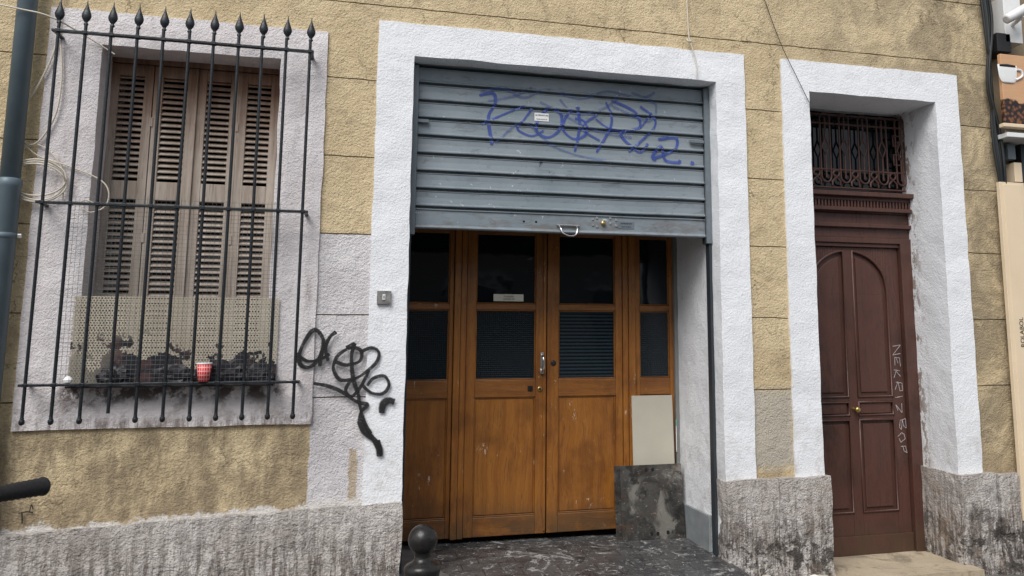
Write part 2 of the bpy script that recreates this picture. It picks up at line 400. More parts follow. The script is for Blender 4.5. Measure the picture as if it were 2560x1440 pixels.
def ribbon(name,strokes,m,parent=None,yfun=None):
    """strokes: list of (list of (x,z), width); painted stroke lying on a wall surface"""
    v=[];f=[];uv=[]; off=0
    for si,(pts,w) in enumerate(strokes):
        L=catmull([(p[0],0,p[1]) for p in pts],10) if len(pts)>2 else [(p[0],0,p[1]) for p in pts]
        if len(pts)==2:
            a,b=L; L=[tuple(Vector(a).lerp(Vector(b),k/10)) for k in range(11)]
        n=len(L); base=len(v)
        for i,p in enumerate(L):
            a=Vector(L[max(0,i-1)]); b=Vector(L[min(n-1,i+1)]); t=(b-a)
            if t.length<1e-7: t=Vector((1,0,0))
            t.normalize(); nn=Vector((-t.z,0,t.x))
            ww=w*(.85+.3*abs(math.sin(i*.13+si)))
            if i==0 or i==n-1: ww*=.7
            off+=.000004
            for sgn in (-1,1):
                q=Vector(p)+nn*ww*.5*sgn
                v.append((q.x,(yfun(q.z) if yfun else 0)-.0025-off,q.z)); uv.append((i/n,.5+.5*sgn))
        for i in range(n-1):
            k=base+2*i; f.append((k,k+1,k+3,k+2))
    me=bpy.data.meshes.new(name); me.from_pydata(v,[],f); me.materials.append(M[m])
    ul=me.uv_layers.new(name='UVMap')
    for lp in me.loops: ul.data[lp.index].uv=uv[lp.vertex_index]
    me.update(); o=bpy.data.objects.new(name,me); link(o,parent); return o
def text(name,body,size,loc,rot,m,parent=None,sx=1.,align='CENTER'):
    c=bpy.data.curves.new(name,'FONT'); c.body=body; c.size=size; c.extrude=.0004; c.align_x=align; c.align_y='CENTER'
    c.materials.append(M[m]); o=bpy.data.objects.new(name,c); link(o,parent); o.location=loc; o.rotation_euler=rot; o.scale=(sx,1,1); return o
FR=(math.pi/2,0,0)

# ---------------------------------------------------------------- building
B=empty('rendered_townhouse')
WX0,WX1,WZ0,WZ1=-1.24,-.41,-.18,1.48      # window opening
GX0,GX1,GZ1=.266,2.028,1.56               # garage opening
DX0,DX1,DZ1=2.645,3.55,1.548              # front door opening
courses=[-1.5,-.247,.163,.580,.987,1.409,1.832,2.25,2.67,3.1,3.55]
XL,XR=-4.5,4.02
g=.004
for i in range(len(courses)-1):
    z0,z1=courses[i]+g*.8,courses[i+1]-g*.8
    if z0>1.8: segs=[(XL,XR)]
    elif z1<-.2: segs=[(XL,GX0-.02),(GX1+.02,DX0-.02),(DX1+.02,XR)]
    else: segs=[(XL,WX0-.02),(WX1+.02,GX0-.02),(GX1+.02,DX0-.02),(DX1+.02,XR)]
    for a,b in segs: rbox('wall_course',a,b,0,.4,z0,z1,'wall',B,.06,.0040,11,45,.0014)
    if abs(courses[i]-1.409)<.01:
        for a,b in ((WX0-.02,WX1+.02),(GX0-.02,GX1+.02),(DX0-.02,DX1+.02)):
            rbox('wall_over_opening',a,b,0,.4,1.60,z1,'wall',B,.06,.0040,11,45,.0014)
mb=MB('mortar_core',B,0)
for a,b,z0,z1 in ((XL,WX0-.03,-1.5,3.5),(WX1+.03,GX0-.03,-1.5,3.5),(GX1+.03,DX0-.03,-1.5,3.5),(DX1+.03,XR-.01,-1.5,3.5),(WX0-.02,WX1+.02,1.62,3.5),(GX0-.02,GX1+.02,1.62,3.5),(DX0-.02,DX1+.02,1.62,3.5),(WX0-.03,WX1+.03,-1.5,-.25)):
    mb.box(a,b,.007,.39,z0,z1,'mortar')
mb.done()
def surround(nm,x0,x1,ox0,ox1,z0,oz1,z1,mat,depth,y0=-.014,sill=None):
    kw=dict(seg=.045,amp=.005,fr=7,fr2=40,amp2=.0015)
    rbox(nm+'_jamb',x0,ox0,y0,depth,z0,oz1,mat,B,**kw)
    rbox(nm+'_jamb',ox1,x1,y0,depth,z0,oz1,mat,B,**kw)
    rbox(nm+'_lintel',x0,x1,y0,depth,oz1,z1,mat,B,**kw)
    if sill is not None: rbox(nm+'_sill',x0,x1,y0-.004,depth,sill,z0,mat,B,**kw)
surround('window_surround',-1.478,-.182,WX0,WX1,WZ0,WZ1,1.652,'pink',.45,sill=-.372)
surround('garage_surround',.075,2.216,GX0,GX1,-1.5,GZ1,1.743,'white',.80)
surround('front_door_surround',2.461,3.725,DX0,DX1,-1.5,DZ1,1.742,'white',.62)
kw=dict(seg=.045,amp=.012,fr=6,fr2=28,amp2=.004)
rbox('plinth',XL,GX0+.002,-.035,.74,-1.6,-.765,'plinth',B,tilt=.034,**kw)
rbox('plinth',GX1-.004,2.335,-.045,.10,-1.6,-.745,'plinth',B,**kw)
rbox('plinth',2.338,DX0+.02,-.055,.36,-1.6,-.74,'plinth',B,**kw)
rbox('plinth',DX1-.02,3.79,-.05,.36,-1.6,-.765,'plinth',B,**kw)
rbox('plinth',3.80,XR+.02,-.06,.36,-1.12,-.775,'plinth',B,**kw)
rbox('plinth',3.795,XR+.02,-.055,.36,-1.7,-1.125,'plinth',B,**kw)
mb=MB('interior_backs',B,0)
mb.box(WX0-.1,WX1+.1,.46,.5,-.4,1.6,'black')
mb.box(GX0-.1,GX1+.1,.81,.85,-1.5,1.7,'black')
mb.box(DX0-.1,DX1+.1,.63,.66,-1.5,1.7,'black')
mb.done()

NB=empty('neighbouring_shop')
rbox('shop_wall',4.06,9,.12,.5,-1.7,3.5,'mortar',NB,.4,.003)
mb=MB('shop_details',NB,.004)
mb.box(4.20,4.36,.0,.12,-1.6,1.35,'darkrail'); mb.box(4.36,6.5,.06,.11,-1.2,1.3,'glass'); mb.box(4.36,6.5,-.05,.12,1.32,1.42,'darkrail')
mb.done()

# ---------------------------------------------------------------- louvred shutters
SH=empty('louvered_window_shutters')
mb=MB('shutter_leaves',SH,.0025)
lw=.2025; x=-1.245; yf=.18
mb.box(-1.245,-.415,yf-.01,yf+.05,1.455,1.50,'shut')
for k in range(4):
    a=x+k*.2055+(.004 if k==2 else 0); b=a+lw-.001; st=.042
    mb.box(a,a+st,yf,yf+.035,-.2,1.452,'shut'); mb.box(b-st,b,yf,yf+.035,-.2,1.452,'shut')
    for z0,z1 in ((1.39,1.451),(.745,.84),(-.2,-.10)):
        mb.box(a+st,b-st,yf+.001,yf+.034,z0,z1,'shut')
    for z0,z1 in ((.85,1.385),(-.09,.738)):
        z=z0+.006
        while z<z1-.01:
            Mx=Matrix.Translation((0,yf+.018,z+.012+random.uniform(-.001,.001)))@Matrix.Rotation(math.radians(38+random.uniform(-3,3)),4,'X')
            mb.box(a+st-.002,b-st+.002,-.017,.017,-.0035,.0035,'shut',Mx); z+=.0305
mb.box(-.839,-.829,yf-.012,yf,-.2,1.45,'shut')
for zz in (1.15,.55,.05):
    for xx in (-1.04,-.63): mb.box(xx-.008,xx+.008,yf-.005,yf,zz-.025,zz+.025,'shut')
mb.done()

PP=MB('perforated_metal_panel',None,0)
PP.box(-1.265,-.357,-.026,-.0245,-.172,.243,'perf'); PP.done()
wm=[]; x=-1.295
while x<-.36: wm.append([(x,-.100,-.165),(x+random.uniform(-.004,.004),-.100,.71+random.uniform(-.01,.012))]); x+=.0205
z=-.16
while z<.71: wm.append([(-1.30,-.101,z),(-.36,-.101,z+random.uniform(-.003,.003))]); z+=.0205
tube('wire_mesh_screen',wm,.0007,'railgrey',None,smooth=False,res=0)

# ---------------------------------------------------------------- window grille
GR=empty('window_security_grille')
yb=-.125; xs=[-1.404+.1141*i for i in range(11)]
bars=[]
for i,xx in enumerate(xs):
    top=1.535+.002*i; bot=-.325+(.03 if i==3 else 0)
    bars.append([(xx,yb,bot),(xx+random.uniform(-.003,.003),yb,top)])
tube('vertical_bars',bars,.0076,'iron',GR,smooth=False)
for i,xx in enumerate(xs):
    top=1.530+.002*i
    lathe('spear_finial',[(.007,0),(.0105,.004),(.0105,.010),(.0065,.014),(.009,.020),(.0175,.032),(.0215,.045),(.0205,.056),(.0155,.071),(.009,.088),(.004,.105),(.001,.128)],'iron',GR,(xx,yb,top),20,.6)
    if i!=3: lathe('ball_end',[(.002,-.016),(.009,-.012),(.0125,-.003),(.0115,.006),(.0075,.012),(.009,.016),(.007,.019)],'iron',GR,(xx,yb,-.325),16)
mb=MB('flat_rails',GR,.002)
for zc,x0,x1 in ((1.495,-1.43,-.245),(.667,-1.43,-.237),(-.165,-1.43,-.24)):
    mb.box(x0,x1,yb-.013,yb+.013,zc-.006,zc+.006,'iron')
    for xx in (x0+.012,x1-.012): mb.box(xx-.009,xx+.009,yb,-.005,zc-.005,zc+.005,'iron')
    for xx in xs: mb.box(xx-.011,xx+.011,yb-.015,yb+.015,zc-.008,zc+.008,'iron')
mb.done()

C=empty('paper_cup')
lathe('cup_body',[(.024,0),(.0335,.082)],'cup',C,(-.668,yb-.002,-.158),28)
lathe('cup_rim',[(.0335,.080),(.0352,.084),(.0345,.088),(.032,.088),(.030,.07)],'whitep',C,(-.668,yb-.002,-.158),28)
lathe('tissue_ball',[(.004,0),(.016,.006),(.02,.018),(.012,.03),(.003,.034)],'whitep',None,(-1.235,yb,-.16),9,.8,False)

# dark rubbish caught on the sill between sheet and grille, plus painted shadow strip
RB=empty('sill_rubbish_and_shadow')
M['rubbish_shadow']=simple('crumpled_plastic_and_shadow',(.022,.016,.020),.5,0,.6,25,.004)
for (cx_,w_,h_) in ((-1.06,.07,.075),(-.80,.085,.085),(-.58,.10,.10),(-.44,.07,.07)):
    bm=bmesh.new(); bmesh.ops.create_icosphere(bm,subdivisions=3,radius=1)
    for v_ in bm.verts:
        q=v_.co.copy(); k_=1+.45*noise.noise(q*2.2+Vector((cx_*9,0,0)))+.2*noise.noise(q*6)
        v_.co=Vector((cx_+q.x*w_*k_,-.062+q.y*.030*k_,-.165+max(0,(q.z+.6))*h_*.62*k_))
    me=bpy.data.meshes.new('crumpled_bag'); bm.to_mesh(me); bm.free(); me.materials.append(M['rubbish_shadow']); link(bpy.data.objects.new('crumpled_bag',me),RB)
mb=MB('sill_shadow_strip',RB,.002); mb.box(-1.255,-.36,-.095,-.02,-.182,-.1715,'rubbish_shadow'); mb.done()  # dark strip added in place of the shadow at the panel's foot

# ---------------------------------------------------------------- roller shutter
RS=empty('roller_shutter')
prof=[]
ZB=.637
prof+=[(.150,ZB),(.112,ZB),(.108,ZB+.006),(.112,ZB+.014),(.118,ZB+.02),(.118,ZB+.098),(.111,ZB+.103),(.111,ZB+.108),(.140,ZB+.111)]
z=.758; p=.0993
while z<1.60:
    prof+=[(.140,z-.004),(.140,z+.002),(.110,z+.003),(.1085,z+.008),(.1125,z+.014),(.119,z+.019),(.1215,z+.05),(.1205,z+.080),(.117,z+.0835),(.117,z+.086),(.140,z+.089)]
    z+=p
def ysh(z):
    for i in range(len(prof)-1):
        (y0,z0),(y1,z1)=prof[i],prof[i+1]
        if z0<=z<=z1 and z1>z0: 
            return min(.122,y0+(y1-y0)*(z-z0)/(z1-z0))
    return .118
v=[];f=[];n=len(prof); NX=24
for k in range(NX+1):
    xx=.285+(2.01-.285)*k/NX
    for (yy,zz) in prof: v.append((xx,yy+.0018*noise.noise(Vector((xx*4,zz*6,3))),zz+.0018*noise.noise(Vector((xx*3,zz*9,1)))))
for k in range(NX):
    for i in range(n-1): f.append((k*n+i,(k+1)*n+i,(k+1)*n+i+1,k*n+i+1))
me=bpy.data.meshes.new('slat_curtain'); me.from_pydata(v,[],f); me.materials.append(M['roller']); me.update()
link(bpy.data.objects.new('slat_curtain',me),RS)
mb=MB('guides_and_fittings',RS,.0015)
for x0,x1 in ((.262,.300),(1.992,2.026)):
    mb.box(x0,x1,.088,.105,.60,1.545,'railgrey')
    mb.box(x0,x1,.1055,.16,.60,1.545,'darkrail')
mb.box(.262,.283,.10,.155,-1.16,.60,'darkrail'); mb.box(2.010,2.026,.10,.155,-1.16,.60,'darkrail')
mb.box(.30,.36,.095,.11,1.222,1.240,'railgrey'); mb.box(1.90,1.99,.095,.11,1.205,1.222,'railgrey')
mb.box(.29,1.99,.13,.4,1.50,1.55,'darkrail')
for xx,zz in ((1.30,.722),(1.30,.688),(1.325,.73),(1.325,.68),(1.405,.73),(1.405,.70),(1.44,.722),(1.44,.688)):
    mb.box(xx-.006,xx+.006,.113,.119,zz-.006,zz+.006,'steel')
mb.box(1.452,1.55,.1155,.1185,.672,.716,'railgrey')
mb.box(.956,1.040,.1165,.1185,1.279,1.326,'whitep')
for xx in (.90,.97): mb.box(xx-.006,xx+.006,.1165,.119,.69,.70,'black')
mb.done()
text('sticker_text','AB FERMETURE',.0115,(.998,.1155,1.313),FR,'ink',RS)
text('sticker_text','Tel.06.46.28.76.73',.0085,(.998,.1155,1.290),FR,'ink',RS)
text('plate_text','AB FERMETURE',.010,(1.501,.1145,.703),FR,'ink',RS)
text('plate_text','04 91 44 76 70',.009,(1.501,.1145,.684),FR,'ink',RS)
lathe('lock_cylinder',[(.001,-.006),(.014,-.006),(.014,0.004)],'brass',RS,(0,0,0),20).matrix_local=Matrix.Translation((1.362,.112,.700))@Matrix.Rotation(math.radians(-90),4,'X')
tube('pull_handle',[(1.10,.112,.678),(1.105,.085,.660),(1.115,.075,.632),(1.145,.07,.617),(1.175,.07,.617),(1.195,.075,.632),(1.202,.085,.660),(1.205,.112,.678)],.0042,'chrome',RS)
tube('pull_handle_bar',[(1.085,.108,.680),(1.22,.108,.680)],.005,'steel',RS,smooth=False)

def bs(pts,w=.02): return ([(.642+.00225*a+3e-7*a*a,1.425-.0021*b+.00006*a) for a,b in pts],w)
bl=[bs([(-2,10),(33,2),(38,32),(22,70),(32,145)],.022),bs([(5,90),(40,70),(95,42),(130,35),(112,70),(95,98),(130,116),(160,100)],.016),
 bs([(175,32),(147,66),(144,104),(172,118),(200,95),(204,55),(178,34),(160,50)],.02),bs([(250,30),(222,48),(208,92),(236,120),(266,104),(262,70),(238,62)],.018),
 bs([(243,28),(250,80),(238,156)],.02),bs([(294,48),(256,88),(300,122)],.016),bs([(316,10),(330,70),(292,156)],.018),
 bs([(330,5),(386,34),(400,78),(352,100),(398,150),(420,125)],.02),bs([(402,18),(440,68),(372,152)],.018),bs([(430,35),(392,88),(330,90),(290,60)],.014),
 bs([(446,112),(490,106),(486,140),(432,166),(452,132),(464,172),(500,178)],.022),bs([(526,176),(534,180)],.03),bs([(495,172),(502,176)],.028),bs([(432,168),(440,170)],.026)]
ribbon('blue_graffiti',bl,'spray_b',None,ysh)
fb=[bs([(0,0),(60,-12),(110,10),(170,-15),(250,5),(320,-20),(400,-5),(440,-25)],.02),bs([(20,25),(90,5),(130,-20)],.018),bs([(200,10),(240,50),(310,30),(350,-10)],.018),bs([(40,140),(110,80),(180,140),(260,170),(330,180)],.018),bs([(330,20),(420,60),(440,10),(380,-20)],.02),bs([(150,20),(280,90),(380,110)],.02)]
ribbon('faint_blue_graffiti',fb,'spray_b2',None,lambda z:ysh(z)-.001)

# ---------------------------------------------------------------- wooden garage doors
WD=empty('wooden_double_door')
Y=.70; ZT=1.0; ZF=-1.115
mb=MB('door_joinery',WD,.004,2)
def leaf(x0,x1,gx0,gx1,y,side=None):
    mb.box(x0,gx0,y,y+.045,ZF+.005,ZT,'wood'); mb.box(gx1,x1,y,y+.045,ZF+.005,ZT,'wood')
    mb.box(gx0,gx1,y+.001,y+.044,.70,ZT,'woodh')
    mb.box(gx0,gx1,y+.001,y+.044,.226,.262,'woodh')
    mb.box(gx0,gx1,y+.001,y+.044,-.304,-.20,'woodh')
    mb.box(gx0,gx1,y+.001,y+.044,ZF+.005,-1.0,'woodh')
    for (a,b) in ((.262,.70),(-.20,.226),(-1.0,-.304)):
        w=.008
        mb.box(gx0,gx1,y+.008,y+.03,b-w,b,'woodh'); mb.box(gx0,gx1,y+.008,y+.03,a,a+w,'woodh')
        mb.box(gx0,gx0+w,y+.008,y+.03,a+w,b-w,'wood'); mb.box(gx1-w,gx1,y+.008,y+.03,a+w,b-w,'wood')
    mb.box(gx0+.008,gx1-.008,y+.014,y+.03,-.99,-.312,'wood')
leaf(.664,1.160,.720,1.094,Y)
leaf(1.166,1.655,1.238,1.610,Y)
leaf(.20,.585,.262,.560,Y+.006)
leaf(1.742,2.005,1.774,1.978,Y+.006)
for a,b in ((.588,.626),(.628,.662),(1.658,1.694),(1.696,1.740)):
    mb.box(a,b,Y-.012+(0.006 if b in(.662,1.694) else 0),Y+.05,ZF,ZT,'wood')
mb.box(1.140,1.158,Y-.010,Y+.0,ZF+.02,ZT,'wood')
mb.box(2.004,2.03,Y-.02,Y+.04,ZF-.05,ZT,'frame_grey')
mb.done()
mb=MB('door_glazing',WD,0)
for a,b,k in ((.720,1.094,0),(1.238,1.610,1),(.262,.560,0),(1.774,1.978,0)):
    mb.box(a-.005,b+.005,Y+.022,Y+.026,.25,.71,'glass')
    mb.box(a-.005,b+.005,Y+.022,Y+.026,-.21,.235,'sglass' if k else 'wglass')
mb.box(.3,2.0,Y+.06,Y+.08,.95,1.6,'black'); mb.box(1.15,1.18,Y+.05,Y+.055,ZF,ZT,'black')
mb.done()
mb=MB('door_furniture',WD,.002)
mb.box(.829,1.017,Y+.016,Y+.0175,.279,.323,'paper')
mb.box(1.045,1.075,Y-.006,Y,-.268,-.238,'black')
mb.box(1.120,1.142,Y-.018,Y-.010,-.165,-.035,'steel')
mb.done()
text('notice_text','M. ROUSSEL',.012,(.925,Y+.0145,.308),FR,'ink',WD); text('notice_text','SONNER SVP',.012,(.925,Y+.0145,.292),FR,'ink',WD)
tube('door_pull',[(1.131,Y-.016,-.05),(1.131,Y-.05,-.065),(1.131,Y-.055,-.10),(1.131,Y-.05,-.135),(1.131,Y-.016,-.15)],.008,'chrome',WD)
def disc(nm,x,y,z,r,m,par):
    o=lathe(nm,[(r*.5,-.006),(r,-.004),(r,.003)],m,par,(0,0,0),20); o.matrix_local=Matrix.Translation((x,y,z))@Matrix.Rotation(math.radians(-90),4,'X'); return o
disc('lock',1.12,Y-.002,-.256,.016,'brass',WD); disc('lock_core',1.12,Y-.009,-.256,.006,'black',WD); disc('spy_plug',1.205,Y-.001,-.10,.017,'rubber',WD)

mb=MB('reveal_skirting',B,.003)
mb.box(2.012,2.034,.20,.695,-1.2,-.965,'slate'); mb.done()
def gz(x): return -1.092-.06*max(-8,min(9,x))
def sheet(name,xs,ys,zf,m,par=None):
    v=[(x,y,zf(x,y)) for y in ys for x in xs]; nx=len(xs)
    f=[(j*nx+i,j*nx+i+1,(j+1)*nx+i+1,(j+1)*nx+i) for j in range(len(ys)-1) for i in range(nx-1)]
    me=bpy.data.meshes.new(name); me.from_pydata(v,[],f); me.materials.append(M[m]); me.update(); o=bpy.data.objects.new(name,me); return link(o,par)
lin=lambda a,b,n:[a+(b-a)*i/n for i in range(n+1)]
sheet('garage_floor',lin(.255,2.04,20),lin(-.30,.76,20),lambda x,y:-1.135-.018*x*.6-.03*max(0,(.5-y))*1+.002*noise.noise(Vector((x*5,y*5,0))),'floor')
PV=empty('pavement')
pv=sheet('paving',[-200,-60,-20]+lin(-8,9,34)+[30,200],lin(-1.45,.6,10),lambda x,y:gz(x)-.02+.02*y-.012,'pave',PV)
kb=sheet('kerb_face',[-200,-60,-20]+lin(-8,9,34)+[30,200],[-1.4501,-1.45],lambda x,y:gz(x)-.061-(.12 if y<-1.45 else 0),'pave',PV)
sheet('street',[-400,-60,-20]+lin(-8,9,17)+[30,400],[-400,-60,-9,-6,-3,-1.4],lambda x,y:gz(x)-.175,'asphalt')
rbox('door_step',2.63,3.57,-.16,.5,-1.6,-1.283,'tan',None,.06,.004,8)
for i in range(40):
    xx=2.08+random.random()*.52; yy=-.07-random.random()*.13; r=random.uniform(.006,.034)
    lathe('rubble',[(r*.7,0),(r,.2*r),(r*.8,.5*r),(r*.3,.65*r)],'whitep' if i%2 else 'board',PV,(xx,yy,gz(xx)-.033),7,random.uniform(.5,1),False)

def leaning(name,x0,x1,z0,z1,yb_,yt,th,m):
    H=math.hypot(z1-z0,yt-yb_); ang=math.atan2(yt-yb_,z1-z0)
    Mx=Matrix.Translation((0,yb_,z0))@Matrix.Rotation(-ang,4,'X')
    mb=MB(name,None,.0015); mb.box(x0,x1,0,th,0,H,m,Mx); return mb,Mx,H
mb,_,_=leaning('plaster_board_offcut',1.708,1.980,-1.15,-.308,.63,.682,.010,'board'); mb.done()
mb,Mx,H=leaning('metal_sheet',1.570,1.955,-1.155,-.724,.575,.615,.006,'sheet'); mb.done()
mb,Mx,H=leaning('metal_sheet',1.602,2.002,-1.160,-.722,.545,.600,.006,'sheet')
o=mb.done()
mb=MB('sheet_holes',o,0)
for hx,hh in ((1.770,.41),(1.812,.412),(1.785,.04),(1.825,.038),(1.89,.042)):
    n=14
    i=len(mb.v); mb.v+=[tuple(Mx@Vector((hx+.010*math.cos(2*math.pi*k/n),-.0015,hh+.012*math.sin(2*math.pi*k/n)))) for k in range(n)]
    mb.f.append(tuple(range(i,i+n))); mb.fm.append(mb.mi('black'))
mb.done()
mb=MB('reveal_label',B,0); mb.box(2.0,2.0035,.672,.6795,-.66,-.50,'whitep'); mb.box(1.999,2.0037,.670,.6797,-.50,-.46,'teal'); mb.done()

# ---------------------------------------------------------------- brown front door
FD=empty('brown_front_door')
Yd=.36
mb=MB('door_joinery',FD,.003,2)
cx=3.09; L0,L1=2.712,3.468
mb.box(DX0-.02,L0-.003,Yd-.035,Yd+.06,-1.30,.70,'brown'); mb.box(L1+.003,DX1+.02,Yd-.035,Yd+.06,-1.30,.70,'brown')
mb.box(DX0-.02,DX1+.02,Yd-.034,Yd+.06,.665,.699,'brown')
mb.box(L0-.003,L1+.003,Yd-.02,Yd+.05,.64,.664,'brown')
mb.box(L0,L1,Yd+.016,Yd+.05,-1.285,.64,'brown')
P=[(2.805,3.055),(3.125,3.375)]
mb.box(L0,P[0][0],Yd,Yd+.02,-1.285,.638,'brown'); mb.box(P[1][1],L1,Yd,Yd+.02,-1.285,.638,'brown'); mb.box(P[0][1],P[1][0],Yd,Yd+.02,-1.285,.638,'brown')
for a,b in P:
    for z0,z1 in ((-1.285,-1.035),(-.462,-.440),(-.352,-.325)): mb.box(a,b,Yd+.0005,Yd+.02,z0,z1,'brown')
    mb.box(a+.028,b-.028,Yd+.006,Yd+.02,-1.005,-.492,'brown')
    mb.box(a+.014,b-.014,Yd+.004,Yd+.02,-.428,-.364,'brown')
    mb.box(a+.028,b-.028,Yd+.0065,Yd+.02,-.295,.34,'brown')
    n=14; sp=.36; R=.285; AZ=.255
    arc=[(a+(b-a)*k/n) for k in range(n+1)]
    zz=lambda x:sp+AZ*math.sqrt(max(0,1-((x-cx)/R)**2))
    poly=[(x,zz(x)) for x in arc]
    for k in range(n):
        mb.prism([poly[k],poly[k+1],(poly[k+1][0],.638),(poly[k][0],.638)],Yd+.0005,Yd+.02,'brown')
    fa=[a+.028+(b-a-.056)*k/n for k in range(n+1)]
    z2=lambda x:.34+(AZ-.015)*math.sqrt(max(0,1-((x-cx)/(R-.028))**2))
    mb.prism([(fa[0],.33),(fa[-1],.33)]+[(x,z2(x)) for x in reversed(fa)],Yd+.006,Yd+.02,'brown')
mb.box(L0,L1,Yd-.014,Yd+.0,-1.283,-1.17,'brown')
mb.box(DX0-.02,DX1+.02,Yd-.02,Yd+.06,.70,.86,'brown')
mb.box(DX0-.02,DX1+.02,Yd-.05,Yd+.06,.765,.79,'brown')
mb.box(DX0-.02,DX1+.02,Yd-.07,Yd+.06,.87,.895,'brown'); mb.box(DX0-.02,DX1+.02,Yd-.055,Yd+.06,.94,.965,'brown'); mb.box(DX0-.02,DX1+.02,Yd-.095,Yd+.06,.965,.995,'brown')
x=DX0
while x<DX1: mb.box(x,x+.014,Yd-.06,Yd-.02,.895,.94,'brown'); x+=.024
mb.box(DX0-.02,DX1+.02,Yd-.0205,Yd+.06,.862,.942,'brown')
mb.done()
mb=MB('transom_glass',FD,0); mb.box(DX0-.02,DX1+.02,Yd+.02,Yd+.03,.99,1.6,'glass'); mb.done()
mo=[]
for a,b in P:
    for z0,z1 in ((-1.03,-.466),(-.437,-.356)): mo.append([(a,Yd,z0),(b,Yd,z0),(b,Yd,z1),(a,Yd,z1)])
    ar=[a+(b-a)*k/14 for k in range(15)]
    mo.append([(a,Yd,-.322)]+[(x,Yd,zz(x)) for x in ar]+[(b,Yd,-.322)])
tube('panel_mouldings',mo,.0085,'brown',FD,cyc=True,smooth=False)
lathe('door_knob',[(.001,-.055),(.012,-.054),(.019,-.046),(.019,-.038),(.010,-.028),(.007,-.012),(.016,-.004),(.016,0)],'brass',FD,(0,0,0),24).matrix_local=Matrix.Translation((3.09,Yd,-.40))@Matrix.Rotation(math.radians(-90),4,'X')
tube('letter_pull',[(2.80,Yd-.02,-.29),(2.835,Yd-.02,-.29)],.005,'steel',FD,smooth=False)
tg=[]; yt=Yd-.03
for k in range(-3,4):
    c=cx+k*.142
    w=.036
    U=[(c-w,yt,1.50)]+[(c-w,yt,1.10)]+[(c-w*math.cos(q),yt,1.10-w*1.1*math.sin(q)) for q in [math.pi*i/8 for i in range(1,8)]]+[(c+w,yt,1.10),(c+w,yt,1.50)]
    tg.append(U)
    tg.append([(c-w*math.cos(q),yt,1.49+w*.9*math.sin(q)) for q in [math.pi*i/8 for i in range(9)]])
    tg.append([(c,yt,1.36),(c+.026,yt,1.30),(c,yt,1.24),(c-.026,yt,1.30),(c,yt,1.36)])
    tg.append([(c,yt,1.36),(c,yt,1.50)]); tg.append([(c,yt,1.24),(c,yt,1.09)])
    m_=c+.071
    tg.append([(m_+.022*math.cos(q),yt,1.12+.022*math.sin(q)) for q in [2*math.pi*i/12 for i in range(13)]])
    tg.append([(m_-.03,yt,1.04),(m_-.028,yt,1.07),(m_,yt,1.095),(m_+.028,yt,1.07),(m_+.03,yt,1.04)])
tg+= [[(2.66,yt,1.515),(3.54,yt,1.515)],[(2.66,yt,1.455),(3.54,yt,1.455)],[(2.66,yt,1.145),(3.54,yt,1.145)],[(2.66,yt,1.025),(3.54,yt,1.025)],
      [(3.53,yt,1.02),(3.53,yt,1.52)],[(2.67,yt,1.02),(2.67,yt,1.52)],[(3.53,yt,1.40),(3.46,yt,1.40),(3.46,yt,1.33),(3.50,yt,1.33),(3.50,yt,1.365)],[(3.53,yt,1.2),(3.46,yt,1.2),(3.46,yt,1.27),(3.50,yt,1.27),(3.50,yt,1.235)]]
tube('transom_ironwork',tg,.0065,'brown',FD,smooth=False)

def lt(ch,zc):
    s=.048+random.uniform(-.009,.008); G={'N':[[(0,0),(0,1),(1,0),(1,1)]],'E':[[(1,1),(0,1),(0,0),(1,0)],[(0,.5),(.8,.5)]],'K':[[(0,0),(0,1)],[(1,1),(0,.45),(1,0)]],
    'R':[[(0,0),(0,1),(.9,.9),(.9,.55),(0,.5),(1,0)]],'I':[[(0.3,0),(.3,1)]],'Z':[[(0,1),(1,1),(0,0),(1,0)]],'B':[[(0,0),(0,1),(.8,.9),(.75,.6),(0,.5),(.95,.35),(.8,.05),(0,0)]],
    'O':[[(.5,0),(0,.4),(.2,.95),(.8,.95),(1,.4),(.5,0)]],'P':[[(0,0),(0,1),(.9,.9),(.9,.5),(0,.45)]]}
    out=[]; ox=random.uniform(-.010,.008)
    for st in G[ch]:
        pp=[(3.402+ox+s*b+random.uniform(-.008,.008),zc-s*1.05*a+random.uniform(-.008,.008)) for a,b in st]
        dd=[]
        for i in range(len(pp)-1):
            for q in range(3): dd.append((pp[i][0]+(pp[i+1][0]-pp[i][0])*q/3,pp[i][1]+(pp[i+1][1]-pp[i][1])*q/3))
        dd.append(pp[-1]); out.append((dd,.0050))
    return out
W=[]
for i,ch in enumerate('NEKRIZBOP'): W+=lt(ch,.0-.079*i+(.018 if ch=='Z' else 0))
ribbon('white_graffiti',W,'spray_w',None,lambda z:Yd-.002)

